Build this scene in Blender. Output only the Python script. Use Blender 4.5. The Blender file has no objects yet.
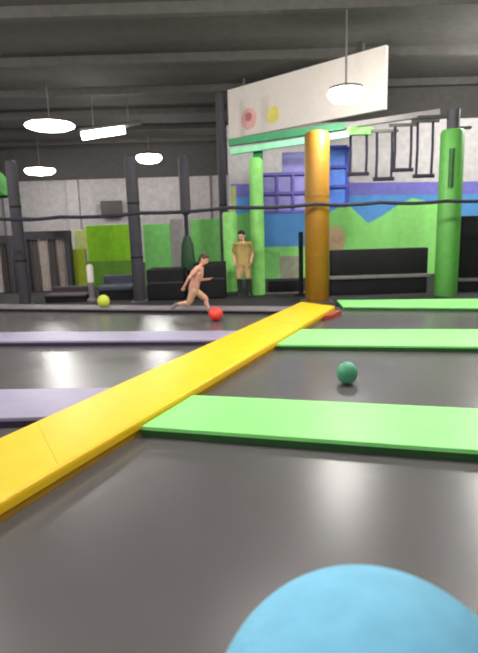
import bpy, bmesh, math, random
from mathutils import Vector, Matrix
random.seed(4)
S = bpy.context.scene
COL = S.collection

# ------------------------------------------------------------------ camera
F, CX, CY, CAMZ = 520.0, 239.0, 326.5, 1.5
PITCH, ROLL = math.atan(100.5 / F), 0.03
fwd = Vector((0, math.cos(PITCH), -math.sin(PITCH)))
up0 = Vector((0, math.sin(PITCH), math.cos(PITCH)))
rgt = Vector((math.cos(ROLL), 0, 0)) - up0 * math.sin(ROLL)
upv = Vector((math.sin(ROLL), 0, 0)) + up0 * math.cos(ROLL)
CAM = Vector((0, 0, CAMZ))
cd = bpy.data.cameras.new('camera'); cam = bpy.data.objects.new('camera', cd); COL.objects.link(cam)
cd.sensor_fit = 'VERTICAL'; cd.sensor_height = 36; cd.lens = F / 653 * 36; cd.clip_start = .02
m3 = Matrix((rgt, upv, -fwd)).transposed()
cam.matrix_world = Matrix.Translation(CAM) @ m3.to_4x4()
S.camera = cam
cd.dof.use_dof = True; cd.dof.focus_distance = 1.2; cd.dof.aperture_fstop = 7.0

def ray(px, py): return fwd * F + rgt * (px - CX) + upv * (CY - py)
def gnd(px, py, z=0.0):
    d = ray(px, py); return CAM + d * ((z - CAMZ) / d.z)
def at(px, py, Y):
    d = ray(px, py); return CAM + d * (Y / d.y)

# ------------------------------------------------------------------ materials
def lin(c):
    c = c / 255.0
    return c / 12.92 if c <= .04045 else ((c + .055) / 1.055) ** 2.4
def rgb(r, g, b): return (lin(r), lin(g), lin(b), 1)
def mat(name, col, rough=.6, bump=0.0, bscale=40, var=.12, spec=.5, metal=0.0, vscale=6):
    m = bpy.data.materials.new(name); m.use_nodes = True
    nt = m.node_tree; b = nt.nodes['Principled BSDF']
    b.inputs['Roughness'].default_value = rough
    b.inputs['Metallic'].default_value = metal
    b.inputs['Specular IOR Level'].default_value = spec
    tc = nt.nodes.new('ShaderNodeTexCoord')
    n = nt.nodes.new('ShaderNodeTexNoise'); n.inputs['Scale'].default_value = vscale; n.inputs['Detail'].default_value = 4
    nt.links.new(tc.outputs['Object'], n.inputs['Vector'])
    r = nt.nodes.new('ShaderNodeValToRGB')
    r.color_ramp.elements[0].position = .3; r.color_ramp.elements[1].position = .7
    r.color_ramp.elements[0].color = tuple(c * (1 - var) for c in col[:3]) + (1,)
    r.color_ramp.elements[1].color = tuple(min(1, c * (1 + var)) for c in col[:3]) + (1,)
    nt.links.new(n.outputs['Fac'], r.inputs['Fac']); nt.links.new(r.outputs['Color'], b.inputs['Base Color'])
    if bump:
        n2 = nt.nodes.new('ShaderNodeTexNoise'); n2.inputs['Scale'].default_value = bscale; n2.inputs['Detail'].default_value = 3
        nt.links.new(tc.outputs['Object'], n2.inputs['Vector'])
        bp = nt.nodes.new('ShaderNodeBump'); bp.inputs['Strength'].default_value = bump; bp.inputs['Distance'].default_value = .01
        nt.links.new(n2.outputs['Fac'], bp.inputs['Height']); nt.links.new(bp.outputs['Normal'], b.inputs['Normal'])
    return m
def emis(name, col, strength):
    m = bpy.data.materials.new(name); m.use_nodes = True
    b = m.node_tree.nodes['Principled BSDF']
    b.inputs['Base Color'].default_value = col; b.inputs['Emission Color'].default_value = col
    b.inputs['Emission Strength'].default_value = strength
    return m

M = dict(
    floor=mat('carpet', rgb(38, 36, 38), .9, .3, 200),
    ceiling=mat('ceiling_paint', rgb(78, 75, 72), .95),
    wallpale=mat('pale_wall_paint', rgb(205, 200, 200), .85, .05),
    wall=mat('wall_paint', rgb(158, 153, 153), .85, .05),
    darkwall=mat('dark_wall_paint', rgb(70, 67, 66), .9),
    bed=mat('woven_mat', rgb(90, 87, 87), .27, .06, 260, .06, .42, vscale=1.2),
    yellow=mat('yellow_vinyl', rgb(246, 200, 16), .45, .05, 30, .04),
    ydark=mat('dark_yellow', rgb(190, 140, 10), .6),
    amber=mat('amber_vinyl', rgb(148, 104, 12), .5, .06, 20, .05),
    green=mat('green_vinyl', rgb(144, 238, 130), .45, .05, 30, .04),
    gdark=mat('dark_green', rgb(38, 84, 36), .7),
    lilac=mat('lilac_vinyl', rgb(154, 147, 172), .45, .05, 30, .05),
    ldark=mat('dark_purple', rgb(52, 42, 66), .7),
    greyvinyl=mat('grey_vinyl', rgb(128, 120, 124), .5),
    red=mat('red_vinyl', rgb(158, 62, 40), .5),
    redball=mat('red_rubber', rgb(250, 70, 58), .45, .1, 60, .05),
    blueball=mat('blue_foam', rgb(128, 198, 230), .75, .15, 130, .06, .25, vscale=40),
    tealball=mat('teal_rubber', rgb(82, 160, 122), .5, .2, 40, .2),
    limeball=mat('lime_rubber', rgb(205, 220, 70), .5, .1, 60, .05),
    black=mat('black_vinyl', rgb(24, 23, 25), .7, spec=.25),
    charcoal=mat('charcoal_padding', rgb(58, 55, 62), .7),
    navy=mat('slate_vinyl', rgb(62, 66, 82), .6),
    maroon=mat('maroon_vinyl', rgb(50, 34, 42), .6),
    rope=mat('dark_rope', rgb(34, 32, 48), .8),
    postgreen=mat('green_padding', rgb(76, 142, 56), .55, .05, 20, .08),
    palegreen=mat('pale_green_paint', rgb(140, 215, 110), .55),
    tealgreen=mat('dark_green_paint', rgb(40, 128, 78), .5),
    mint=mat('mint_paint', rgb(130, 205, 160), .5),
    bluepanel=mat('blue_panel', rgb(74, 122, 215), .5),
    bluebar=mat('blue_bar', rgb(42, 52, 150), .5),
    purplepanel=mat('lilac_panel', rgb(136, 130, 196), .6),
    purplebar=mat('purple_bar', rgb(72, 66, 150), .5),
    white=mat('off_white_board', rgb(226, 216, 208), .8, 0, 40, .03),
    pink=mat('pink_paint', rgb(232, 176, 172), .8), rose=mat('rose_paint', rgb(190, 120, 120), .8),
    yellowdot=mat('pale_yellow_paint', rgb(222, 212, 110), .8),
    sky=mat('mural_blue', rgb(88, 152, 216), .75, 0, 40, .08),
    violet=mat('mural_violet', rgb(120, 116, 198), .75),
    hill=mat('mural_green', rgb(146, 226, 120), .75, 0, 40, .06),
    hill2=mat('mural_mid_green', rgb(120, 196, 104), .75, 0, 40, .1),
    beige=mat('mural_beige', rgb(205, 178, 138), .8), stone=mat('mural_stone', rgb(160, 164, 140), .8),
    canopygreen=mat('canopy_green', rgb(52, 128, 46), .9, spec=.2),
    lime=mat('lime_paint', rgb(132, 196, 18), .7), limedark=mat('moss_paint', rgb(92, 142, 36), .7),
    olive=mat('olive_paint', rgb(150, 168, 34), .7), straw=mat('straw_paint', rgb(190, 196, 120), .7),
    curtain=mat('taupe_cloth', rgb(196, 184, 176), .9, .2, 14), curtdark=mat('dark_taupe_cloth', rgb(104, 96, 96), .9, .2, 14),
    steel=mat('grey_steel', rgb(110, 108, 106), .4, metal=.6),
    silver=mat('rail_grey', rgb(118, 114, 112), .5),
    screen=mat('dark_screen', rgb(40, 36, 34), .35),
    lampcase=mat('lamp_case', rgb(90, 88, 86), .6),
    lamp=emis('lamp_glow', (1, .97, .93, 1), 24),
    skin=mat('skin', rgb(222, 168, 142), .6, 0, 40, .03), hair=mat('brown_hair', rgb(66, 50, 42), .7, .5, 80),
    hairdark=mat('dark_hair', rgb(34, 34, 26), .7, .5, 80),
    salmon=mat('salmon_cloth', rgb(214, 158, 138), .85, .2, 60), sand=mat('sand_cloth', rgb(196, 154, 122), .85, .2, 60),
    tan=mat('tan_cloth', rgb(176, 150, 92), .85, .2, 60), khaki=mat('khaki_cloth', rgb(190, 158, 112), .85, .2, 60),
    darkcloth=mat('dark_green_cloth', rgb(36, 46, 30), .85), shoe=mat('grey_shoe', rgb(120, 110, 108), .6),
    eye=mat('eye_dark', rgb(30, 24, 22), .3),
    baggreen=mat('bottle_green_vinyl', rgb(26, 66, 34), .6),
)

# ------------------------------------------------------------------ mesh helpers
def b_box(bm, c, size, bev=0.0, rot=0.0, mi=0, seg=2):
    r = bmesh.ops.create_cube(bm, size=1); vs = r['verts']
    bmesh.ops.scale(bm, vec=size, verts=vs)
    if rot: bmesh.ops.rotate(bm, cent=(0, 0, 0), matrix=Matrix.Rotation(rot, 3, 'Z'), verts=vs)
    bmesh.ops.translate(bm, vec=c, verts=vs)
    fs = set(f for v in vs for f in v.link_faces)
    for f in fs: f.material_index = mi
    if bev:
        es = list({e for v in vs for e in v.link_edges})
        bmesh.ops.bevel(bm, geom=es, offset=bev, segments=seg, affect='EDGES', profile=.6)
def b_prism(bm, pts, z0, z1, bev=0.0, mi=0):
    lo = [bm.verts.new((p[0], p[1], z0)) for p in pts]; hi = [bm.verts.new((p[0], p[1], z1)) for p in pts]
    n = len(pts); fs = [bm.faces.new(lo[::-1]), bm.faces.new(hi)]
    for i in range(n): fs.append(bm.faces.new((lo[i], lo[(i + 1) % n], hi[(i + 1) % n], hi[i])))
    for f in fs: f.material_index = mi
    bmesh.ops.recalc_face_normals(bm, faces=fs)
    if bev:
        es = [e for e in fs[1].edges]
        bmesh.ops.bevel(bm, geom=es, offset=bev, segments=3, affect='EDGES', profile=.6)
def b_tube(bm, p0, p1, r0, r1=None, seg=16, mi=0):
    p0, p1 = Vector(p0), Vector(p1); r1 = r0 if r1 is None else r1
    d = p1 - p0
    q = Vector((0, 0, 1)).rotation_difference(d.normalized()).to_matrix().to_4x4()
    r = bmesh.ops.create_cone(bm, cap_ends=True, segments=seg, radius1=r0, radius2=r1, depth=d.length,
                              matrix=Matrix.Translation((p0 + p1) / 2) @ q)
    for f in {f for v in r['verts'] for f in v.link_faces}: f.material_index = mi
def b_path(bm, pts, r, seg=8):
    """swept round tube through points"""
    pts = [Vector(p) for p in pts]; rings = []
    for i, p in enumerate(pts):
        t = (pts[min(i + 1, len(pts) - 1)] - pts[max(i - 1, 0)]).normalized()
        a = t.orthogonal().normalized() if abs(t.z) > .95 else t.cross(Vector((0, 0, 1))).normalized()
        b = t.cross(a)
        rings.append([bm.verts.new(p + (a * math.cos(k * 2 * math.pi / seg) + b * math.sin(k * 2 * math.pi / seg)) * r) for k in range(seg)])
    for i in range(len(rings) - 1):
        for k in range(seg): bm.faces.new((rings[i][k], rings[i][(k + 1) % seg], rings[i + 1][(k + 1) % seg], rings[i + 1][k]))
    bm.faces.new(rings[0][::-1]); bm.faces.new(rings[-1])
    bmesh.ops.recalc_face_normals(bm, faces=bm.faces)
def b_lathe(bm, c, prof, seg=32, mi=0):
    """prof: list of (radius, z) from bottom to top"""
    c = Vector(c); rings = []
    for r, z in prof:
        rings.append([bm.verts.new(c + Vector((max(r, 1e-4) * math.cos(2 * math.pi * k / seg), max(r, 1e-4) * math.sin(2 * math.pi * k / seg), z))) for k in range(seg)])
    for i in range(len(rings) - 1):
        for k in range(seg):
            bm.faces.new((rings[i][k], rings[i][(k + 1) % seg], rings[i + 1][(k + 1) % seg], rings[i + 1][k])).material_index = mi
    bm.faces.new(rings[0][::-1]).material_index = mi; bm.faces.new(rings[-1]).material_index = mi
def b_sphere(bm, c, r, sc=(1, 1, 1), u=32, v=20, q=None):
    mtx = Matrix.Translation(c) @ (q.to_4x4() if q else Matrix()) @ Matrix.Diagonal((sc[0], sc[1], sc[2], 1))
    bmesh.ops.create_uvsphere(bm, u_segments=u, v_segments=v, radius=r, matrix=mtx)
def b_poly(bm, pts, thick, mi=0):
    """a flat painted patch facing the court (-Y) with real thickness"""
    f0 = [bm.verts.new(p) for p in pts]; f1 = [bm.verts.new(Vector(p) + Vector((0, thick, 0))) for p in pts]
    n = len(pts); fs = [bm.faces.new(f0), bm.faces.new(f1[::-1])]
    for i in range(n): fs.append(bm.faces.new((f0[(i + 1) % n], f0[i], f1[i], f1[(i + 1) % n])))
    for f in fs: f.material_index = mi
    bmesh.ops.recalc_face_normals(bm, faces=fs)

def obj(name, bm, m, parent=None, smooth=False, base=None):
    ms = m if isinstance(m, (list, tuple)) else [m]
    if parent: org = parent_world[parent]
    elif base is not None: org = Vector(base)
    else:
        xs = [v.co for v in bm.verts]
        org = Vector(((min(v.x for v in xs) + max(v.x for v in xs)) / 2, (min(v.y for v in xs) + max(v.y for v in xs)) / 2, min(v.z for v in xs)))
    bmesh.ops.translate(bm, vec=-org, verts=bm.verts)
    me = bpy.data.meshes.new(name); bm.to_mesh(me); bm.free()
    for q in ms: me.materials.append(M[q] if isinstance(q, str) else q)
    if smooth:
        me.polygons.foreach_set('use_smooth', [True] * len(me.polygons))
        me.set_sharp_from_angle(angle=math.radians(40))
    o = bpy.data.objects.new(name, me); COL.objects.link(o)
    if parent: o.parent = parent
    else: o.location = org
    parent_world[o] = org
    return o
parent_world = {}
def tag(o, label, cat, group=None):
    o['label'] = label; o['category'] = cat
    if group: o['group'] = group
    return o
def thing(name, loc, label, cat, group=None):
    o = bpy.data.objects.new(name, None); COL.objects.link(o); o.location = loc; o.empty_display_size = .1
    parent_world[o] = Vector(loc)
    return tag(o, label, cat, group)
def structure(name, bm, m):
    o = obj(name, bm, m); o['kind'] = 'structure'; return o
def NB(): return bmesh.new()

# ------------------------------------------------------------------ room shell
H = 5.2
bm = NB(); b_box(bm, (0, 9, -.07), (34, 34, .1)); structure('floor', bm, 'floor')
bm = NB(); b_box(bm, (0, 9, H + .1), (34, 34, .2))
for k in range(12): b_box(bm, (0, -6 + k * 2.6, H - .09), (33.6, .16, .18))
structure('ceiling', bm, 'ceiling')
YB = 24.0; YM = 15.0
zt = at(60, 180, YB).z
bm = NB(); b_box(bm, (-8, YB + .1, zt / 2 - .01), (18, .2, zt)); b_box(bm, (-8, YB + .1, (zt + H) / 2), (18, .2, H - zt), mi=1)
structure('wall_back', bm, ['wall', 'darkwall'])
xl = at(229, 200, YM).x
zt2 = at(460, 118, YM).z
bm = NB()
b_box(bm, ((xl + 17) / 2, YM + .1, zt2 / 2 - .01), (17 - xl, .2, zt2)); b_box(bm, ((xl + 17) / 2, YM + .1, (zt2 + H) / 2), (17 - xl, .2, H - zt2), mi=1)
b_box(bm, (xl + .1, (YM + YB) / 2 + .1, H / 2 - .01), (.2, YB - YM - .2, H))
structure('wall_mural', bm, ['wallpale', 'darkwall'])
bm = NB(); b_box(bm, (-17, 9, H / 2 - .01), (.2, 34, H)); structure('wall_left', bm, 'wall')
bm = NB(); b_box(bm, (17, 4, H / 2 - .01), (.2, 24, H)); structure('wall_right', bm, 'wall')
# pale pilasters on the far wall
for i, px in enumerate((10, 74, 205)):
    p = at(px, 200, YB)
    bm = NB(); b_box(bm, (p.x, YB - .08, zt / 2 - .01), (.5, .16, zt - .02), .02); structure('trim_%d' % (i + 1), bm, 'wall')

# ------------------------------------------------------------------ trampoline court
ZP, ZY = .08, .12
def xy(v): return Vector((v.x, v.y))
def line_x(a, b, c, d):
    """2D intersection of line ab and cd"""
    r = b - a; s = d - c; den = r.x * s.y - r.y * s.x
    t = ((c - a).x * s.y - (c - a).y * s.x) / den
    return a + r * t
yU0, yU1 = xy(gnd(0, 437, ZY)), xy(gnd(301, 301.5, ZY))     # far-left edge of the yellow beam
yL0, yL1 = xy(gnd(0, 502, ZY)), xy(gnd(335, 305.8, ZY))     # near-right edge
ydir = (yL1 - yL0).normalized(); yn = Vector((ydir.y, -ydir.x))
def ext(a, b, k): return a + (a - b).normalized() * k
yLc0, yLc1 = yL0 + yn * .012, yL1 + yn * .012
udir = (yU1 - yU0).normalized(); un = Vector((-udir.y, udir.x))
yUc0, yUc1 = yU0 + un * .012, yU1 + un * .012
def right_pad(name, t, b, label, lower_side='gdark', colour='green', far=7.0, free=False):
    t0, t1, b0, b1 = [xy(gnd(p[0], p[1], ZP)) for p in (t[0], t[1], b[0], b[1])]
    a = line_x(t0, t1, yLc0, yLc1); d = line_x(b0, b1, yLc0, yLc1)
    if free: a, d = t0, b0
    e1 = a + (t1 - t0).normalized() * far; e2 = d + (b1 - b0).normalized() * far
    return make_pad(name, [a, e1, e2, d], label, colour, lower_side)
def left_pad(name, t, b, label, lower_side='ldark', colour='lilac', far=7.0):
    t0, t1, b0, b1 = [xy(gnd(p[0], p[1], ZP)) for p in (t[0], t[1], b[0], b[1])]
    a = line_x(t0, t1, yUc0, yUc1); d = line_x(b0, b1, yUc0, yUc1)
    e1 = a - (t1 - t0).normalized() * far; e2 = d - (b1 - b0).normalized() * far
    return make_pad(name, [e1, a, d, e2], label, colour, lower_side)
def make_pad(name, q, label, colour, lower_side):
    c = sum(q, Vector((0, 0))) / 4
    t = thing(name, (c.x, c.y, 0), label, 'safety pad', 'safety pads between the trampolines')
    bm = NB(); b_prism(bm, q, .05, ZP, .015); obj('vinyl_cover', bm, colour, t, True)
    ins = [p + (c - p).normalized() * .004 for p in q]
    bm = NB(); b_prism(bm, ins, .001, .05); obj('lower_side', bm, lower_side, t)  # lower part of the pad side, darker than the cover
    return q
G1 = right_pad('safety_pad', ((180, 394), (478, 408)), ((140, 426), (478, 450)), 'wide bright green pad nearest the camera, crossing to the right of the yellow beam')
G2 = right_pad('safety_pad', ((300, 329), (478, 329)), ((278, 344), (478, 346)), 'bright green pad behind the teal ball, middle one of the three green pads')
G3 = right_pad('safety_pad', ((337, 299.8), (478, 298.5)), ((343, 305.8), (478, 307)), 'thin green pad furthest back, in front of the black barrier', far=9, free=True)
L1 = left_pad('safety_pad', ((0, 389), (69, 388)), ((0, 418), (35, 417)), 'wide lilac pad nearest the camera, left of the yellow beam')
L2 = left_pad('safety_pad', ((0, 332), (150, 331)), ((0, 341), (150, 340)), 'narrow lilac pad in the middle of the court left of the yellow beam', far=9)
L3 = left_pad('safety_pad', ((0, 304), (240, 305.8)), ((0, 307.5), (240, 309.5)), 'thin grey pad along the back edge of the court under the lime ball', 'black', 'greyvinyl', 10)

# yellow diagonal beam
a0, a1 = ext(yU0, yU1, 3.2), yU1
b0, b1 = ext(yL0, yL1, 3.2), yL1
cen = (a0 + a1 + b0 + b1) / 4
t = thing('divider_beam', (cen.x, cen.y, 0), 'long yellow padded beam running diagonally across the trampoline court', 'padded beam')
bm = NB(); b_prism(bm, [a0, a1, b1, b0], .05, ZY, .03); obj('vinyl_cover', bm, 'yellow', t, True)
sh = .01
bm = NB(); b_prism(bm, [a0 - un * sh, a1 - un * sh, b1 - yn * sh, b0 - yn * sh], .001, .05); obj('lower_side', bm, 'ydark', t)  # lower part of the beam side in a darker yellow
for s in (.36, .62, .82):
    pa, pb = a0.lerp(a1, s), b0.lerp(b1, s)
    bm = NB(); b_path(bm, [(*pa.lerp(pb, .06), ZY), (*pa.lerp(pb, .94), ZY)], .004, 6); obj('seam', bm, 'yellow', t)
# red corner wedge at its far end
r0 = yL1 + yn * .02
bm = NB(); b_prism(bm, [r0 - ydir * .8, r0 - ydir * .22, r0 - ydir * .2 + yn * .14, r0 - ydir * .62 + yn * .1], .002, .08, .015)
tag(obj('corner_cushion', bm, 'red', None, True), 'small red corner cushion at the far end of the yellow beam', 'cushion')

# mats (one per cell, edges hidden under the pads)
def mid(q, i, j): return (q[i] + q[j]) / 2
ym0, ym1 = (a0 + b0) / 2 , (a1 + b1) / 2
def off(line_a, line_b, k):
    d = (line_b - line_a).normalized(); n = Vector((d.y, -d.x)); return line_a + n * k, line_b + n * k
yR = off(ym0, ym1, .02); yLft = off(ym0, ym1, -.02)
def bed(name, pts, label):
    bm = NB(); b_prism(bm, pts, -.019, 0.0); tag(obj(name, bm, 'bed'), label, 'trampoline', 'grey trampoline mats of the court')
def padline(q, a, b, c, d, g):      # centre line of a pad shifted by g towards +y
    p, r = (q[a] + q[d]) / 2, (q[b] + q[c]) / 2
    return p + Vector((0, g)), r + Vector((0, g))
def rpts(near, far_):
    n0, n1 = near; f0, f1 = far_
    return [line_x(n0, n1, *yR), n1, f1, line_x(f0, f1, *yR)]
def lpts(near, far_):
    n0, n1 = near; f0, f1 = far_
    return [n0, line_x(n0, n1, *yLft), line_x(f0, f1, *yLft), f0]
g = .015
R1, R2, R3 = [(padline(q, 0, 1, 2, 3, -g), padline(q, 0, 1, 2, 3, g)) for q in (G1, G2, G3)]
K1, K2, K3 = [(padline(q, 0, 1, 2, 3, -g), padline(q, 0, 1, 2, 3, g)) for q in (L1, L2, L3)]
nearR = (Vector((-5, -1.2)), Vector((6.0, -1.2)))
bed('trampoline_mat', [line_x(*nearR, *yR), nearR[1], R1[0][1], line_x(*R1[0], *yR)], 'large grey trampoline mat in the foreground under the blue ball')
bed('trampoline_mat', rpts(R1[1], R2[0]), 'grey trampoline mat the teal ball is on, between two green pads')
bed('trampoline_mat', rpts(R2[1], R3[0]), 'narrow grey trampoline mat between the two furthest green pads')
nl = (K1[0][0] + Vector((0, -3.0)), K1[0][1] + Vector((0, -3.0)))
tl = line_x(*K1[0], *yLft)
bed('trampoline_mat', [Vector((a0.x - 1.5, a0.y + .4)), ym0 - Vector((.05, 0)), tl, K1[0][0]], 'sliver of grey trampoline mat at the left edge, in front of the nearest lilac pad')
bed('trampoline_mat', lpts(K1[1], K2[0]), 'grey trampoline mat between the two lilac pads, streaked with lamp reflections')
bed('trampoline_mat', lpts(K2[1], K3[0]), 'grey trampoline mat the red ball and running child are on')

# ------------------------------------------------------------------ balls
def ball(name, c, r, m, label, sc=(1, 1, 1)):
    bm = NB(); b_sphere(bm, Vector((0, 0, r * sc[2])), r, sc, 48, 32)
    bmesh.ops.translate(bm, vec=(c[0], c[1], c[2]), verts=bm.verts)
    return tag(obj(name, bm, m, None, True), label, 'ball')
p = gnd(216, 321); ball('dodgeball', (p.x, p.y, 0), .115, 'redball', "small red ball on the mat at the running child's foot")
p = gnd(347, 384); ball('dodgeball', (p.x, p.y, 0), .098, 'tealball', 'dark teal ball on the mat behind the nearest green pad', (1, 1, 1.1))
p = gnd(104, 307, ZP); ball('dodgeball', (p.x, p.y, ZP), .115, 'limeball', 'lime yellow ball on the grey back pad at the left')
# big blue ball close to the camera
d = ray(372, 750).normalized(); RB = .105
dist = RB / math.sin(math.atan(163 / 640))
c = CAM + d * dist
bm = NB(); b_sphere(bm, c, RB, (1, 1, 1), 96, 64)
tag(obj('dodgeball', bm, 'blueball', None, True), 'large sky blue foam ball right in front of the camera at the bottom', 'ball')

# ------------------------------------------------------------------ posts, rope
def zat(px, py, Y): return at(px, py, Y).z
def post(name, px, Y, ytop, r, m, label, cat='post', capm=None, pyb=300):
    b = at(px, 260, Y); ztop = zat(px, ytop, Y)
    t = thing(name, (b.x, b.y, -.02), label, cat)
    bm = NB(); b_lathe(bm, (b.x, b.y, 0), [(r * .9, .0), (r, .05), (r, ztop - .12), (r * .9, ztop - .03), (r * .55, ztop)], 24); obj('padding', bm, m, t, True)
    bm = NB(); b_box(bm, (b.x, b.y, -.01), (r * 2.6, r * 2.6, .02), .004); obj('base_plate', bm, 'steel', t)
    for z in (.9, 2.0):
        if z < ztop - .3:
            bm = NB(); b_lathe(bm, (b.x, b.y, z), [(r + .004, 0), (r + .006, .02), (r + .004, .04)], 24); obj('strap', bm, capm or m, t, True)
    return t
YP = at(138, 300, 9.9).y
post('net_post', 21, 11.0, 160, .115, 'charcoal', 'dark padded post at the left beside the framed doorway', capm='black')
post('net_post', 137, 11.0, 155, .125, 'charcoal', 'dark padded post between the lime partition and the black blocks', capm='black')
post('net_post', 225, 13.2, 92, .1, 'charcoal', 'tall thin dark post at the left end of the white board', capm='black')
post('padded_pillar', 317, 10.2, 131, .235, 'amber', 'amber yellow padded pillar at the far end of the yellow beam', 'pillar', 'amber')
# pole with sleeves behind the runner
b = at(188, 260, 12.2)
t = thing('training_pole', (b.x, b.y, -.02), 'dark pole with a bottle green bag, standing behind the running child', 'pole')
z1, z2, z3, z4 = zat(188, 266, 12.2), zat(188, 236, 12.2), zat(187, 213, 12.2), zat(184, 155, 12.2)
bm = NB(); b_tube(bm, (b.x, b.y, -.02), (b.x, b.y, z4 - .05), .045); obj('pole', bm, 'rope', t, True)
bm = NB(); b_lathe(bm, (b.x, b.y, 0), [(.06, z1 - .1), (.16, z1 - .08), (.17, z1 + .1), (.14, z2 - .2), (.07, z2)], 24); obj('bag', bm, 'baggreen', t, True)
bm = NB(); b_lathe(bm, (b.x, b.y, 0), [(.05, z3 - .05), (.12, z3), (.12, z4 - .1), (.06, z4)], 24); obj('sleeve', bm, 'charcoal', t, True)
# rope across the back of the court
pts = []
for px, py in ((-460, 234), (-60, 222), (0, 219), (60, 217), (140, 213), (230, 207.5), (317, 204), (380, 202.5), (447, 201), (520, 198), (900, 187)):
    pts.append(at(px, py, 9.85))
sm = []
for i in range(len(pts) - 1):
    for k in range(4):
        u = k / 4; sm.append(pts[i].lerp(pts[i + 1], u) - Vector((0, 0, .03 * math.sin(math.pi * u))))
sm.append(pts[-1])
t = thing('boundary_rope', (0, 9.85, 1.7), 'dark rope strung across the back of the court in front of the posts', 'rope')
bm = NB(); b_path(bm, sm, .032, 8); obj('rope', bm, 'rope', t, True)
for px, py, Yp, r in ((21, 218, 11.0, .115), (137, 213, 11.0, .125), (317, 204, 10.2, .235)):
    q = at(px, py, 9.85)
    bm = NB(); b_tube(bm, (q.x, 9.85, q.z), (q.x, Yp - r + .01, q.z), .02); obj('rope_tie', bm, 'rope', t, True)

# ------------------------------------------------------------------ left background
def slab(px0, py0, px1, py1, Y, th):
    a, b_ = at(px0, py0, Y), at(px1, py1, Y)
    return a, b_
# lime partition
Y = 14.0
t = thing('wall_partition', (at(104, 290, Y).x, Y, -.02), 'lime green painted partition behind the slate bench', 'partition')
def pan(name, x0, y0, x1, y1, Y, th, m, par, bev=.01, grounded=False):
    xm = (x0 + x1) / 2; ym = (y0 + y1) / 2
    xa, xb = at(x0, ym, Y).x, at(x1, ym, Y).x; za, zb = zat(xm, y1, Y), zat(xm, y0, Y)
    if grounded: za = -.02
    bm = NB(); b_box(bm, ((xa + xb) / 2, Y + th / 2, (za + zb) / 2), (xb - xa, th, zb - za), bev)
    return obj(name, bm, m, par)
pan('upper_panel', 87, 225, 134, 261, Y, .12, 'lime', t)
pan('lower_panel', 87, 261, 134, 300, Y, .12, 'limedark', t, grounded=True)
pan('side_panel', 73, 249, 87, 300, Y, .12, 'olive', t, grounded=True)
pan('side_panel', 75, 230, 87, 249, Y, .12, 'straw', t)
# green partition behind the runner
t = thing('wall_partition', (at(185, 290, Y).x, Y, -.02), 'green and grey painted partition above the black blocks, behind the running child', 'partition')
pan('painted_panel', 145, 224, 172, 300, Y, .12, 'hill2', t, grounded=True)
pan('grey_panel', 172, 219, 192, 300, Y, .12, 'wall', t, grounded=True)
pan('painted_panel', 192, 219, 224, 300, Y, .12, 'hill2', t, grounded=True)
# doorway frames with curtains
def doorway(px0, px1, Y, ytop, label, cols):
    xa, xb = at(px0, 260, Y).x, at(px1, 260, Y).x; zt_ = zat((px0 + px1) / 2, ytop, Y)
    t = thing('framed_doorway', ((xa + xb) / 2, Y, -.02), label, 'doorway', 'curtained doorways at the left')
    bm = NB(); b_box(bm, ((xa + xb) / 2, Y, zt_ - .1), (xb - xa, .3, .2), .01); obj('lintel', bm, 'charcoal', t)
    for x in (xa + .06, xb - .06):
        bm = NB(); b_box(bm, (x, Y, (zt_ - .22) / 2), (.12, .28, zt_ - .18), .01); obj('jamb', bm, 'charcoal', t)
    n = len(cols); w = (xb - xa - .26) / n
    for i, cm in enumerate(cols):
        x0 = xa + .13 + i * w; ptsf = []; ptsb = []
        for k in range(17):
            u = k / 16; x = x0 + .01 + u * (w - .02); yy = Y + .03 * math.sin(u * math.pi * 6)
            ptsf.append((x, yy - .012)); ptsb.append((x, yy + .012))
        bm = NB(); b_prism(bm, ptsf + ptsb[::-1], -.02, zt_ - .205); obj('curtain', bm, cm, t, True)
    return t
doorway(26, 72, 13.6, 231, 'dark framed curtained doorway between the left post and the lime partition', ['curtdark', 'curtain', 'curtdark', 'curtain'])
doorway(-40, 15, 13.6, 236, 'dark framed curtained doorway cut off by the left edge', ['curtdark', 'curtain', 'curtdark', 'curtain', 'curtdark'])
# benches
def bench(px0, px1, Y, ytop, yback, m, label):
    xa, xb = at(px0, 290, Y).x, at(px1, 290, Y).x; zs = zat((px0 + px1) / 2, ytop, Y); zb = zat((px0 + px1) / 2, yback, Y)
    t = thing('padded_bench', ((xa + xb) / 2, Y + .3, -.02), label, 'bench')
    bm = NB(); b_box(bm, ((xa + xb) / 2, Y + .3, zs * .8), (xb - xa, .6, zs * .4), .04, seg=3); obj('seat', bm, m, t, True)
    bm = NB(); b_box(bm, ((xa + xb) / 2, Y + .3, zs * .3 - .01), (xb - xa - .06, .52, zs * .6 + .02), .01); obj('base', bm, 'black', t)
    bm = NB(); b_box(bm, ((xa + xb) / 2, Y + .67, zb / 2 - .01), (xb - xa, .14, zb), .04, seg=3); obj('backrest', bm, m, t, True)
bench(42, 86, 11.2, 295, 289, 'maroon', 'low dark maroon bench in front of the curtained doorway')
bench(97, 133, 11.4, 286, 277, 'navy', 'slate grey padded bench in front of the lime partition')
# pale bollard between the benches
b = at(91.5, 290, 11.3)
t = thing('bollard', (b.x, b.y, -.02), 'small white bollard between the maroon bench and the slate bench', 'bollard')
zt_ = zat(92, 264, 11.35)
bm = NB(); b_lathe(bm, (b.x, b.y, 0), [(.11, -.02), (.11, .03), (.065, .06), (.06, zt_ * .5)], 20); obj('base', bm, 'silver', t, True)
bm = NB(); b_lathe(bm, (b.x, b.y, 0), [(.07, zt_ * .5), (.075, zt_ - .06), (.05, zt_ - .01), (.02, zt_)], 20); obj('top', bm, 'white', t, True)
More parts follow.
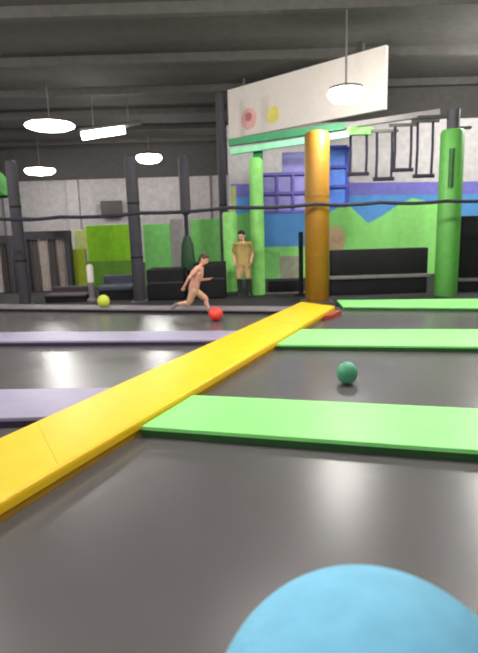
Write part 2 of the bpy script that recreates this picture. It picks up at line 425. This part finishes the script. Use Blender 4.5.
# black blocks
def block(px0, px1, Y, ytop, label, dep=.7):
    xa, xb = at(px0, 285, Y).x, at(px1, 285, Y).x; zt_ = zat((px0 + px1) / 2, ytop, Y)
    t = thing('foam_block', ((xa + xb) / 2, Y + dep / 2, -.02), label, 'foam block', 'black foam blocks behind the running child')
    bm = NB(); b_box(bm, ((xa + xb) / 2, Y + dep / 2, zt_ / 2 - .01), (xb - xa, dep, zt_), .03, seg=3); obj('cover', bm, 'black', t, True)
    bm = NB(); b_box(bm, ((xa + xb) / 2, Y - .004, zt_ * .55), ((xb - xa) * .96, .01, .03)); obj('seam', bm, 'charcoal', t)
block(147, 184, 11.1, 269, 'wide black foam block left of the running child')
block(194, 226, 11.1, 263, 'black foam block behind and right of the running child')
# green canopy at the left edge
Y = 12.0
a, b_ = at(-26, 195, Y), at(14, 195, Y)
t = thing('canopy', ((a.x + b_.x) / 2, Y, -.02), 'green pitched canopy at the left edge above the curtained doorway', 'canopy')
za, zb = zat(-8, 197, Y), zat(-8, 170, Y)
bm = NB(); xm = (a.x + b_.x) / 2
vs = [((a.x, Y - .5, za), (xm, Y - .5, zb), (b_.x, Y - .5, za)), ((a.x, Y + .5, za), (xm, Y + .5, zb), (b_.x, Y + .5, za))]
fr = [bm.verts.new(v) for v in vs[0]]; bk = [bm.verts.new(v) for v in vs[1]]
bm.faces.new(fr); bm.faces.new(bk[::-1])
for i in range(3): bm.faces.new((fr[(i + 1) % 3], fr[i], bk[i], bk[(i + 1) % 3]))
bmesh.ops.recalc_face_normals(bm, faces=bm.faces); obj('roof', bm, 'canopygreen', t)
for x in (a.x + .1, xm - .25):
    bm = NB(); b_tube(bm, (x, Y, -.02), (x, Y, za + .02), .04); obj('leg', bm, 'charcoal', t, True)
# dark screen on the far wall
p0 = at(100, 201, YB - .3); p1 = at(123, 217, YB - .3)
t = thing('wall_screen', ((p0.x + p1.x) / 2, YB, p1.z), 'dark screen box mounted on the grey far wall at the left', 'screen')
bm = NB(); b_box(bm, ((p0.x + p1.x) / 2, YB - .25, (p0.z + p1.z) / 2), (p1.x - p0.x, .12, p0.z - p1.z), .02); obj('housing', bm, 'screen', t)
bm = NB(); b_box(bm, ((p0.x + p1.x) / 2, YB - .1, (p0.z + p1.z) / 2), (.2, .2, .2), .01); obj('bracket', bm, 'steel', t)

# ------------------------------------------------------------------ mural on the right
Y = YM - .02
bm = NB()
def P(pts): return [at(x, y, Yq) for x, y in pts]
Yq = Y; b_poly(bm, P([(231, 192), (600, 188), (600, 255), (231, 262)]), .018, 0)
Yq = Y - .004; b_poly(bm, P([(231, 184), (600, 180), (600, 192), (231, 197)]), .02, 1)
Yq = Y - .004; b_poly(bm, P([(262, 247), (312, 246), (318, 222), (332, 211), (345, 204), (352, 208), (368, 223), (382, 216), (398, 205), (412, 198), (436, 203), (458, 208), (458, 226), (600, 226), (600, 294), (262, 294)]), .02, 2)
Yq = Y - .008; b_poly(bm, P([(231, 216), (250, 212), (262, 222), (263, 250), (280, 252), (278, 282), (262, 286), (231, 286)]), .02, 3)
Yq = Y - .008; b_poly(bm, P([(279, 256), (300, 256), (300, 280), (279, 280)]), .02, 5)
Yq = Y - .008; b_poly(bm, P([(324, 228), (340, 226), (346, 238), (342, 254), (322, 254)]), .02, 4)
Yq = Y - .008; b_poly(bm, P([(231, 186), (236, 186), (236, 214), (231, 214)]), .02, 6)
tag(obj('wall_mural_painting', bm, ['sky', 'violet', 'hill', 'hill2', 'beige', 'stone', 'straw']), 'mural of green hills under a blue sky on the right wall', 'mural')

# black padded barrier
def barrier(px0, px1, Y, ytop, yrail, label, railm='silver', split=True):
    xa, xb = at(px0, 270, Y).x, at(px1, 270, Y).x; xc = (px0 + px1) / 2
    zt_, zr = zat(xc, ytop, Y), zat(xc, yrail, Y)
    t = thing('padded_barrier', ((xa + xb) / 2, Y + .1, -.02), label, 'barrier')
    bm = NB(); b_box(bm, ((xa + xb) / 2, Y + .12, (zt_ + zr) / 2 + .02), (xb - xa, .2, zt_ - zr - .04), .02); obj('upper_pad', bm, 'black', t, True)
    bm = NB(); b_box(bm, ((xa + xb) / 2, Y + .12, (zr - .03) / 2 - .01), (xb - xa, .2, zr - .01), .02); obj('lower_pad', bm, 'black', t, True)
    bm = NB(); b_box(bm, ((xa + xb) / 2, Y + .08, zr), (xb - xa + .1, .22, .075), .015); obj('rail', bm, railm, t, True)
barrier(331, 428, 11.0, 249, 276.5, 'long black padded barrier with a grey rail right of the amber pillar')
barrier(461, 530, 11.0, 215, 279, 'tall black padded barrier at the right edge beside the thick green post', 'silver')
barrier(268, 303, 11.6, 281, 294, 'low black padded barrier left of the amber pillar')
b = at(301, 260, 11.2)
t = thing('marker_pole', (b.x, b.y, -.02), 'thin black pole just left of the amber pillar', 'pole')
zt_ = zat(301, 232, 11.2)
bm = NB(); b_tube(bm, (b.x, b.y, 0), (b.x, b.y, zt_), .05); obj('pole', bm, 'black', t, True)
bm = NB(); b_lathe(bm, (b.x, b.y, -.02), [(.14, 0), (.14, .02), (.06, .05)], 20); obj('base', bm, 'black', t, True)

# obstacle frame
Yl, Yr = 11.6, 10.6
bl, br = at(258, 260, Yl), at(447, 260, Yr)
t = thing('obstacle_frame', ((bl.x + br.x) / 2, (Yl + Yr) / 2, -.02), 'green steel obstacle course frame with padded posts spanning in front of the mural', 'climbing frame')
def fpost(px, Y, ytop, r, m, name='post'):
    b = at(px, 260, Y); z = zat(px, ytop, Y)
    bm = NB(); b_lathe(bm, (b.x, b.y, 0), [(r, -.02), (r, z - .06), (r * .85, z)], 20)
    return obj(name, bm, m, t, True)
fpost(258, Yl, 158, .15, 'palegreen'); fpost(231, 12.4, 212, .17, 'palegreen')
po = fpost(447, Yr, 130, .225, 'postgreen')
z0 = zat(447, 131, Yr); z1 = zat(447, 110, Yr)
bm = NB(); b_tube(bm, (br.x, Yr, z0 - .1), (br.x, Yr, z1), .12); obj('post_cap', bm, 'charcoal', t, True)
bm = NB(); b_box(bm, (br.x - .35, Yr, z1 - .12), (.7, .08, .06), .01); b_box(bm, (br.x + .15, Yr, z0 + .05), (.4, .08, .05), .01); obj('bracket', bm, 'charcoal', t)
bm = NB(); cq = Vector((-br.x, -Yr, 0)).normalized() * .215; b_tube(bm, (br.x + cq.x, Yr + cq.y, zat(447, 188, Yr)), (br.x + cq.x, Yr + cq.y, zat(447, 150, Yr)), .05); obj('lace_cover', bm, 'gdark', t, True)
def beam(p, q, h, w, m, name='beam'):
    p, q = Vector(p), Vector(q); d = (q - p); bm = NB()
    bmesh.ops.create_cube(bm, size=1, matrix=Matrix.Translation((p + q) / 2) @ d.to_track_quat('X', 'Z').to_matrix().to_4x4() @ Matrix.Diagonal((d.length, w, h, 1)))
    return obj(name, bm, m, t)
beam(at(229, 143, 11.8), at(345, 126, 11.2), .14, .14, 'tealgreen')
beam(at(345, 126, 11.2), at(440, 112, Yr), .1, .12, 'silver')
beam(at(231, 152, 11.55), at(349, 134, 10.95), .12, .1, 'mint')
beam(at(258, 148, 11.7), at(258, 160, 11.6), .2, .2, 'tealgreen', 'joint')
beam(at(349, 131, 10.95), at(372, 131, 11.4), .14, .1, 'palegreen')

# framed climbing panels
def grid_panel(name, x0, y0, x1, y1, Y, nx, ny, pm, bmn, label, w=.07, stand=(0, 1)):
    xm = (x0 + x1) / 2; xa, xb = at(x0, 200, Y).x, at(x1, 200, Y).x; za, zb = zat(xm, y1, Y), zat(xm, y0, Y)
    t = thing(name, ((xa + xb) / 2, Y, -.02), label, 'climbing panel')
    for i in range(nx):
        for j in range(ny):
            cw, ch = (xb - xa) / nx, (zb - za) / ny
            bm = NB(); b_box(bm, (xa + cw * (i + .5), Y + .06, za + ch * (j + .5)), (cw - .01, .03, ch - .01)); obj('panel', bm, pm, t)
    for i in range(nx + 1):
        x = xa + (xb - xa) * i / nx; z0_ = -.02 if i in [q * nx for q in stand] else za
        bm = NB(); b_box(bm, (x, Y, (z0_ + zb) / 2), (w, .08, zb - z0_), .01); obj('upright', bm, bmn, t)
    for j in range(ny + 1):
        bm = NB(); b_box(bm, ((xa + xb) / 2, Y - .01, za + (zb - za) * j / ny), (xb - xa, .07, w), .01); obj('crossbar', bm, bmn, t)
    return t
tq = grid_panel('climbing_panel', 261, 174, 309, 212, 12.4, 3, 2, 'purplepanel', 'purplebar', 'lilac climbing panel with purple bars left of the amber pillar')
pan('panel', 282, 152, 305, 173, 12.4, .04, 'purplepanel', tq)
grid_panel('climbing_panel', 327, 147, 347, 206, 12.4, 1, 3, 'bluepanel', 'bluebar', 'tall bright blue climbing panel right of the amber pillar', stand=(0,))
# hanging bars
def trapeze(xa, xb, Y, ytop, ybar, label, rr=.028):
    a0_, b0_ = at(xa, ybar, Y), at(xb, ybar, Y); zb = (a0_.z + b0_.z) / 2
    t = thing('trapeze', ((a0_.x + b0_.x) / 2, Y, zb), label, 'trapeze', 'trapeze bars hanging from the obstacle frame')
    for q, px in ((a0_, xa), (b0_, xb)):
        zt_ = zat(px, ytop, Y)
        bm = NB(); b_path(bm, [(q.x, Y, zb), (q.x + .01, Y, (zb + zt_) / 2), (q.x, Y, zt_)], rr); obj('rope', bm, 'rope', t, True)
    bm = NB(); b_tube(bm, (a0_.x - .06, Y, zb), (b0_.x + .06, Y, zb), .04); obj('bar', bm, 'rope', t, True)
    bm = NB(); b_tube(bm, (a0_.x - .12, Y, zat((xa + xb) / 2, ytop, Y)), (b0_.x + .12, Y, zat((xa + xb) / 2, ytop, Y)), .035); obj('hanger', bm, 'silver', t, True)
trapeze(350, 366, 11.4, 134, 174, 'dark trapeze hanging beside the blue climbing panel')
trapeze(376, 391, 11.2, 131, 179, 'dark trapeze hanging lower, second from the blue climbing panel')
trapeze(394, 410, 11.1, 125, 170, 'dark trapeze hanging third from the blue climbing panel')
trapeze(416, 431, 11.0, 121, 176, 'dark trapeze hanging nearest the thick green post')

# white soffit board with coloured dots
A, B = at(229, 139, 14.6), at(384.5, 109, 11.4)
zb_ = (A.z + B.z) / 2
dA = Vector((B.x - A.x, B.y - A.y, 0)); L = dA.length; ang = math.atan2(dA.y, dA.x); nrm = Vector((dA.y, -dA.x, 0)).normalized()
t = thing('hanging_board', (*((A + B) / 2).xy, zb_), 'large off-white board hung under the ceiling above the obstacle frame', 'board')
cx_, cy_ = (A.x + B.x) / 2, (A.y + B.y) / 2
bm = NB(); vsq = []
for (q, s) in ((A, 0), (B, 0)): pass
def sl(q, z): return Vector((q.x, q.y, z))
fr = [sl(A, A.z), sl(B, B.z), sl(B, H - .19), sl(A, H - .19)]
back = [p - nrm * .1 for p in fr]
f = [bm.verts.new(p) for p in fr]; k_ = [bm.verts.new(p) for p in back]
bm.faces.new(f); bm.faces.new(k_[::-1])
for i in range(4): bm.faces.new((f[(i + 1) % 4], f[i], k_[i], k_[(i + 1) % 4]))
bmesh.ops.recalc_face_normals(bm, faces=bm.faces); obj('panel', bm, 'white', t)
def on_board(px, py):
    d_ = ray(px, py); den = d_.dot(nrm); return CAM + d_ * ((A - CAM).dot(nrm) / den) + nrm * .004
def dot(px, py, r, m, lift=0):
    c = on_board(px, py) + nrm * lift
    bm = NB(); bmesh.ops.create_cone(bm, cap_ends=True, segments=28, radius1=r, radius2=r, depth=.012,
        matrix=Matrix.Translation(c) @ Vector((0, 0, 1)).rotation_difference(nrm).to_matrix().to_4x4())
    obj('painted_dot', bm, m, t)
dot(249, 119, .26, 'pink'); dot(249, 117, .11, 'rose', .01); dot(273, 115, .2, 'yellowdot')
for q in (.12, .88):
    pp = A.lerp(B, q) - nrm * .05
    bm = NB(); b_tube(bm, (pp.x, pp.y, H - .2), (pp.x, pp.y, H), .03); obj('hanger', bm, 'steel', t, True)

# ------------------------------------------------------------------ lamps
def pendant(px, py, Y, wpx, hpx, label, power=0, group='round pendant lamps'):
    c = at(px, py, Y); r = wpx / 2 * Y / F; h = hpx * Y / F
    t = thing('pendant_lamp', (c.x, c.y, c.z - h / 2), label, 'lamp', group)
    build_lamp(t, c, r, h, power)
def build_lamp(t, c, r, h, power):
    bm = NB(); b_lathe(bm, c, [(r * .35, -h * .5), (r * .75, -h * .42), (r * .97, -h * .15), (r, h * .05), (r * .93, h * .25)], 32); obj('diffuser', bm, 'lamp', t, True)
    bm = NB(); b_lathe(bm, c, [(r * .94, h * .25), (r * .9, h * .42), (r * .4, h * .55), (r * .1, h * .7)], 32); obj('housing', bm, 'lampcase', t, True)
    bm = NB(); b_tube(bm, (c.x, c.y, c.z + h * .65), (c.x, c.y, H + .02), .018); obj('rod', bm, 'steel', t, True)
    if power:
        ld = bpy.data.lights.new('lamp_light', 'POINT'); ld.shadow_soft_size = .15; ld.energy = power; ld.color = (1, .97, .93)
        lo = bpy.data.objects.new('lamp_light', ld); COL.objects.link(lo); lo.location = (c.x, c.y, c.z - h / 2 - .2)
pendant(50, 126, 14.0, 45, 7, 'largest glowing pendant lamp at the upper left', 70)
pendant(40, 171, 21.0, 28, 7, 'small glowing pendant lamp below the large one at the left', 160)
pendant(149, 158, 21.0, 24, 9, 'small glowing pendant lamp above the dark padded post left of centre', 160)
pendant(346, 94, 9.6, 34, 14, 'glowing pendant lamp in front of the off-white board', 170)
# linear luminaire
p0, p1 = at(82, 136, 15), at(140, 127, 15.6)
c = (p0 + p1) / 2
t = thing('strip_lamp', (c.x, c.y, c.z - .06), 'long glowing strip lamp right of the largest pendant lamp', 'lamp')
bm = NB(); b_path(bm, [p0, c, p0.lerp(p1, .72)], .11, 12); obj('diffuser', bm, 'lamp', t, True)
bm = NB(); b_path(bm, [p0 + Vector((-.05, 0, .12)), p1 + Vector((.05, 0, .12))], .07, 8); obj('housing', bm, 'lampcase', t, True)
for q in (.2, .8):
    pp = p0.lerp(p1, q); bm = NB(); b_tube(bm, (pp.x, pp.y, pp.z + .12), (pp.x, pp.y, H), .015); obj('rod', bm, 'steel', t, True)
# unseen lamps added out of view to brighten the court and walls
for (x, y, pw) in ((-4.5, 5.6, 420), (-8.8, 9.4, 420), (3.6, 5.6, 380), (-1.5, -1.5, 200), (6.3, 11.4, 520), (.6, 5.4, 300), (-7, 0.5, 150)):
    c = Vector((x, y, 4.75))
    t = thing('pendant_lamp', (c.x, c.y, c.z - .15), 'unseen pendant lamp out of view, added to brighten the court and walls', 'lamp', 'added lamps out of view')
    build_lamp(t, c, .5, .3, pw)

# ------------------------------------------------------------------ people
def capsule(bm, p0, p1, r0, r1, seg=12):
    p0, p1 = Vector(p0), Vector(p1)
    b_sphere(bm, p0, r0, u=seg, v=8); b_sphere(bm, p1, r1, u=seg, v=8)
    if (p1 - p0).length > 1e-4: b_tube(bm, p0, p1, r0, r1, seg)
def chain(bm, pts):
    for i in range(len(pts) - 1): capsule(bm, pts[i][0], pts[i + 1][0], pts[i][1], pts[i + 1][1])
def fuse(bm, voxel, smooth=4):
    """one continuous skin from overlapping volumes"""
    me = bpy.data.meshes.new('tmp'); bm.to_mesh(me); bm.free()
    o = bpy.data.objects.new('tmp', me); COL.objects.link(o)
    md = o.modifiers.new('r', 'REMESH'); md.mode = 'VOXEL'; md.voxel_size = voxel
    sm_ = o.modifiers.new('s', 'SMOOTH'); sm_.iterations = smooth; sm_.factor = .5
    dg = bpy.context.evaluated_depsgraph_get(); e = o.evaluated_get(dg)
    me2 = bpy.data.meshes.new_from_object(e)
    out = bmesh.new(); out.from_mesh(me2)
    bpy.data.objects.remove(o); bpy.data.meshes.remove(me); bpy.data.meshes.remove(me2)
    return out
def hand(bm, wrist, dirv, palm_n, s, curl=.5):
    """palm, four fingers of unequal length and a thumb from the palm's side"""
    d = dirv.normalized(); n = (palm_n - d * palm_n.dot(d)).normalized(); side = d.cross(n)
    for k in (-1, -.33, .33, 1):
        capsule(bm, wrist + side * k * .012 * s, wrist + d * .055 * s + side * k * .024 * s, .011 * s, .010 * s, 8)
    for k, ln in ((-1, .048), (-.33, .056), (.33, .06), (1, .052)):
        p = wrist + d * .06 * s + side * k * .027 * s
        dd = d
        for j, fr_ in enumerate((.45, .32, .23)):
            dd = (dd + n * curl * .55).normalized()
            q = p + dd * ln * 1.15 * s * fr_; capsule(bm, p, q, (.0088 - j * .0008) * s, (.008 - j * .0008) * s, 8); p = q
    p = wrist + d * .018 * s + side * .022 * s
    for dd, ln in (((d * .6 + side * .8 + n * .2).normalized(), .028), ((d * .9 + side * .35 + n * .4).normalized(), .024)):
        q = p + dd * ln * s; capsule(bm, p, q, .0105 * s, .009 * s, 8); p = q
def head(bm, c, r, f, u):
    """c centre, r half head height, f facing, u up"""
    rt = f.cross(u).normalized()
    q = Matrix((rt, f, u)).transposed()
    b_sphere(bm, c + u * r * .18, r * .82, (.86, 1.0, 1.0), 20, 14, q)
    b_sphere(bm, c - u * r * .35 + f * r * .2, r * .58, (.92, 1, 1.05), 16, 12, q)
    b_sphere(bm, c - u * r * .12 + f * r * .86, r * .14, (.8, 1.2, 1.3), 10, 8, q)       # nose
    b_sphere(bm, c - u * r * .46 + f * r * .74, r * .13, (1.7, .7, .45), 10, 8, q)       # lips
    for s in (-1, 1): b_sphere(bm, c + rt * s * r * .74 - u * r * .05, r * .2, (.45, .9, 1.2), 10, 8, q)   # ears
def face_bits(t, c, r, f, u, hairm):
    rt = f.cross(u).normalized(); q = Matrix((rt, f, u)).transposed()
    for s in (-1, 1):
        bm = NB(); b_sphere(bm, c + rt * s * r * .3 + f * r * .78 + u * r * .06, r * .1, (1.2, .6, .7), 10, 8, q); obj('eye', bm, 'eye', t, True)
    bm = NB(); b_sphere(bm, c + rt * 0 + f * r * .74 - u * r * .47, r * .14, (1.5, .7, .22), 10, 8, q); obj('mouth', bm, 'red', t, True)
    bm = NB()
    b_sphere(bm, c + u * r * .3 - f * r * .12, r * .86, (.92, 1.0, .95), 20, 14, q)
    b_sphere(bm, c - f * r * .4 - u * r * .02, r * .6, (1.1, .85, 1.1), 16, 12, q)
    b_sphere(bm, c + u * r * .75 + f * r * .45, r * .35, (1.6, 1, .6), 14, 10, q)
    obj('hair', fuse(bm, r * .07, 2), hairm, t, True)

def person(label, J, facing, s, hairm, shirtm, shortm, long_legs=None, base=None):
    """J joints in world space; s body scale relative to a 1.75 m adult"""
    t = thing('person', base, label, 'person')
    U = (J['head'] - J['neck']).normalized(); f = (facing - U * facing.dot(U)).normalized()
    bm = NB()
    pel, che, nk = J['pelvis'], J['chest'], J['neck']
    ax = (J['shR'] - J['shL']).normalized(); hx = (J['hipR'] - J['hipL']).normalized()
    # trunk: paired volumes across the body so that it is wider than deep
    for k in (-1, 0, 1):
        chain(bm, [(pel + hx * k * .07 * s, .105 * s), (pel.lerp(che, .5) + (hx + ax).normalized() * k * .055 * s, .095 * s), (che + ax * k * .075 * s, .108 * s), (nk.lerp(che, .35) + ax * k * .08 * s, .075 * s)])
    chain(bm, [(che.lerp(nk, .6), .07 * s), (nk, .055 * s), (J['head'] - U * .03 * s, .052 * s)])
    for sd in 'LR':
        chain(bm, [(che.lerp(nk, .65), .06 * s), (J['sh' + sd], .058 * s), (J['el' + sd], .041 * s), (J['wr' + sd], .028 * s)])
        d = J['wr' + sd] - J['el' + sd]; hand(bm, J['wr' + sd], d, J['palm' + sd], s * 1.15, .6)
        chain(bm, [(pel, .09 * s), (J['hip' + sd], .095 * s), (J['kn' + sd], .06 * s)])
        mid_ = J['kn' + sd].lerp(J['an' + sd], .3) - J['calf' + sd] * .02 * s
        chain(bm, [(J['kn' + sd], .058 * s), (mid_, .06 * s), (J['an' + sd], .038 * s)])
        td = (J['toe' + sd] - J['an' + sd])
        chain(bm, [(J['an' + sd], .038 * s), (J['toe' + sd] - td * .25, .036 * s), (J['toe' + sd], .028 * s)])
    r = .118 * s * J.get('headk', 1)
    head(bm, J['head'], r, f, U)
    obj('body', fuse(bm, .0065 * s, 3), 'skin', t, True)
    face_bits(t, J['head'], r, f, U, hairm)
    bm = NB()
    for k in (-1, 0, 1):
        chain(bm, [(pel.lerp(che, .05) + hx * k * .072 * s, .118 * s), (pel.lerp(che, .5) + (hx + ax).normalized() * k * .06 * s, .112 * s), (che + ax * k * .078 * s, .123 * s), (nk.lerp(che, .42) + ax * k * .075 * s, .088 * s)])
    for sd in 'LR': chain(bm, [(che.lerp(nk, .6), .07 * s), (J['sh' + sd], .072 * s), (J['sh' + sd].lerp(J['el' + sd], .62), .062 * s)])
    obj('shirt', fuse(bm, .009 * s, 3), shirtm, t, True)
    bm = NB()
    for k in (-1, 0, 1): chain(bm, [(pel + hx * k * .07 * s, .116 * s), (pel.lerp(che, .12) + hx * k * .065 * s, .112 * s)])
    for sd in 'LR':
        kk = J['kn' + sd]
        chain(bm, [(pel, .1 * s), (J['hip' + sd], .108 * s), (J['hip' + sd].lerp(kk, .85), .084 * s)])
    obj('shorts', fuse(bm, .009 * s, 3), shortm, t, True)
    for sd in 'LR':
        td = (J['toe' + sd] - J['an' + sd])
        if long_legs:
            bm = NB(); mid_ = J['kn' + sd].lerp(J['an' + sd], .3) - J['calf' + sd] * .02 * s
            chain(bm, [(J['hip' + sd].lerp(J['kn' + sd], .8), .068 * s), (J['kn' + sd], .067 * s), (mid_, .069 * s), (J['an' + sd], .05 * s)])
            obj('legging', fuse(bm, .008 * s, 3), long_legs, t, True)
        bm = NB()
        chain(bm, [(J['an' + sd] - td * .12, .048 * s), (J['toe' + sd] - td * .25, .044 * s), (J['toe' + sd], .036 * s)])
        chain(bm, [(J['an' + sd] + (J['kn' + sd] - J['an' + sd]).normalized() * .06 * s, .046 * s), (J['an' + sd], .048 * s)])
        obj('sock', fuse(bm, .008 * s, 3), long_legs or 'shoe', t, True)
    return t
# running child
Y = 8.85
def J_(px, py, dy=0): return at(px, py, Y + dy)
X1 = Vector((1, 0, 0)); Z1 = Vector((0, 0, 1)); Y1 = Vector((0, 1, 0))
J = dict(pelvis=J_(193.5, 289), chest=J_(197.5, 273.5), neck=J_(200.5, 266), head=J_(203.5, 259.5), headk=1.2,
    shR=J_(197, 268.5, -.13), shL=J_(201, 268, .13), elR=J_(189, 278, -.2), wrR=J_(184, 287, -.16),
    elL=J_(201, 280, .16), wrL=J_(209, 279, .02),
    hipR=J_(193, 291.5, -.075), hipL=J_(195.5, 291.5, .075), knL=J_(206, 299, .03), anL=J_(209.5, 311.2, .03), toeL=J_(214.5, 313.6, .0),
    knR=J_(189, 303.5, -.09), anR=J_(176, 304.5, -.06), toeR=J_(172, 308.5, -.06),
    palmR=Y1, palmL=(Y1 * -.3 + Z1 * .6).normalized(), calfL=X1, calfR=(Z1 * -1))
person('child in a salmon shirt running to the right after the red ball', J, (X1 * 1 - Y1 * .35 - Z1 * .2), .66, 'hair', 'salmon', 'sand', base=(J['pelvis'].x, Y, 0))
# standing person between the green posts
Y = 11.15
g0 = at(243, 260, Y).x
def V(x, y, z): return Vector((g0 + x, Y + y, z - .02))
k = 1.42 / 1.75
J = dict(pelvis=V(0, 0, .9 * k), chest=V(0, 0, 1.25 * k), neck=V(0, .01, 1.47 * k), head=V(-.02, -.02, 1.62 * k), headk=1.08,
    shR=V(-.185 * k, 0, 1.4 * k), shL=V(.185 * k, 0, 1.4 * k), elR=V(-.25 * k, .02, 1.12 * k), wrR=V(-.2 * k, -.12 * k, .92 * k),
    elL=V(.25 * k, .02, 1.12 * k), wrL=V(.2 * k, -.12 * k, .92 * k),
    hipR=V(-.09 * k, 0, .88 * k), hipL=V(.09 * k, 0, .88 * k), knR=V(-.11 * k, -.02, .49 * k), knL=V(.12 * k, -.01, .49 * k),
    anR=V(-.11 * k, .02, .07), anL=V(.13 * k, .02, .07), toeR=V(-.14 * k, -.12, .036), toeL=V(.16 * k, -.12, .036),
    palmR=X1, palmL=-X1, calfR=-Y1, calfL=-Y1)
person('person in a tan shirt standing between two green posts behind the court', J, (-Y1 - X1 * .4), k, 'hairdark', 'tan', 'khaki', 'darkcloth', base=(g0, Y, -.02))

# ------------------------------------------------------------------ world and view
w = bpy.data.worlds.new('world'); S.world = w; w.use_nodes = True
bg = w.node_tree.nodes['Background']; bg.inputs['Color'].default_value = (.92, .95, 1, 1); bg.inputs['Strength'].default_value = .55
S.view_settings.view_transform = 'Standard'; S.view_settings.look = 'None'
S.view_settings.exposure = 0.0; S.view_settings.gamma = 1; S.view_settings.use_curve_mapping = False
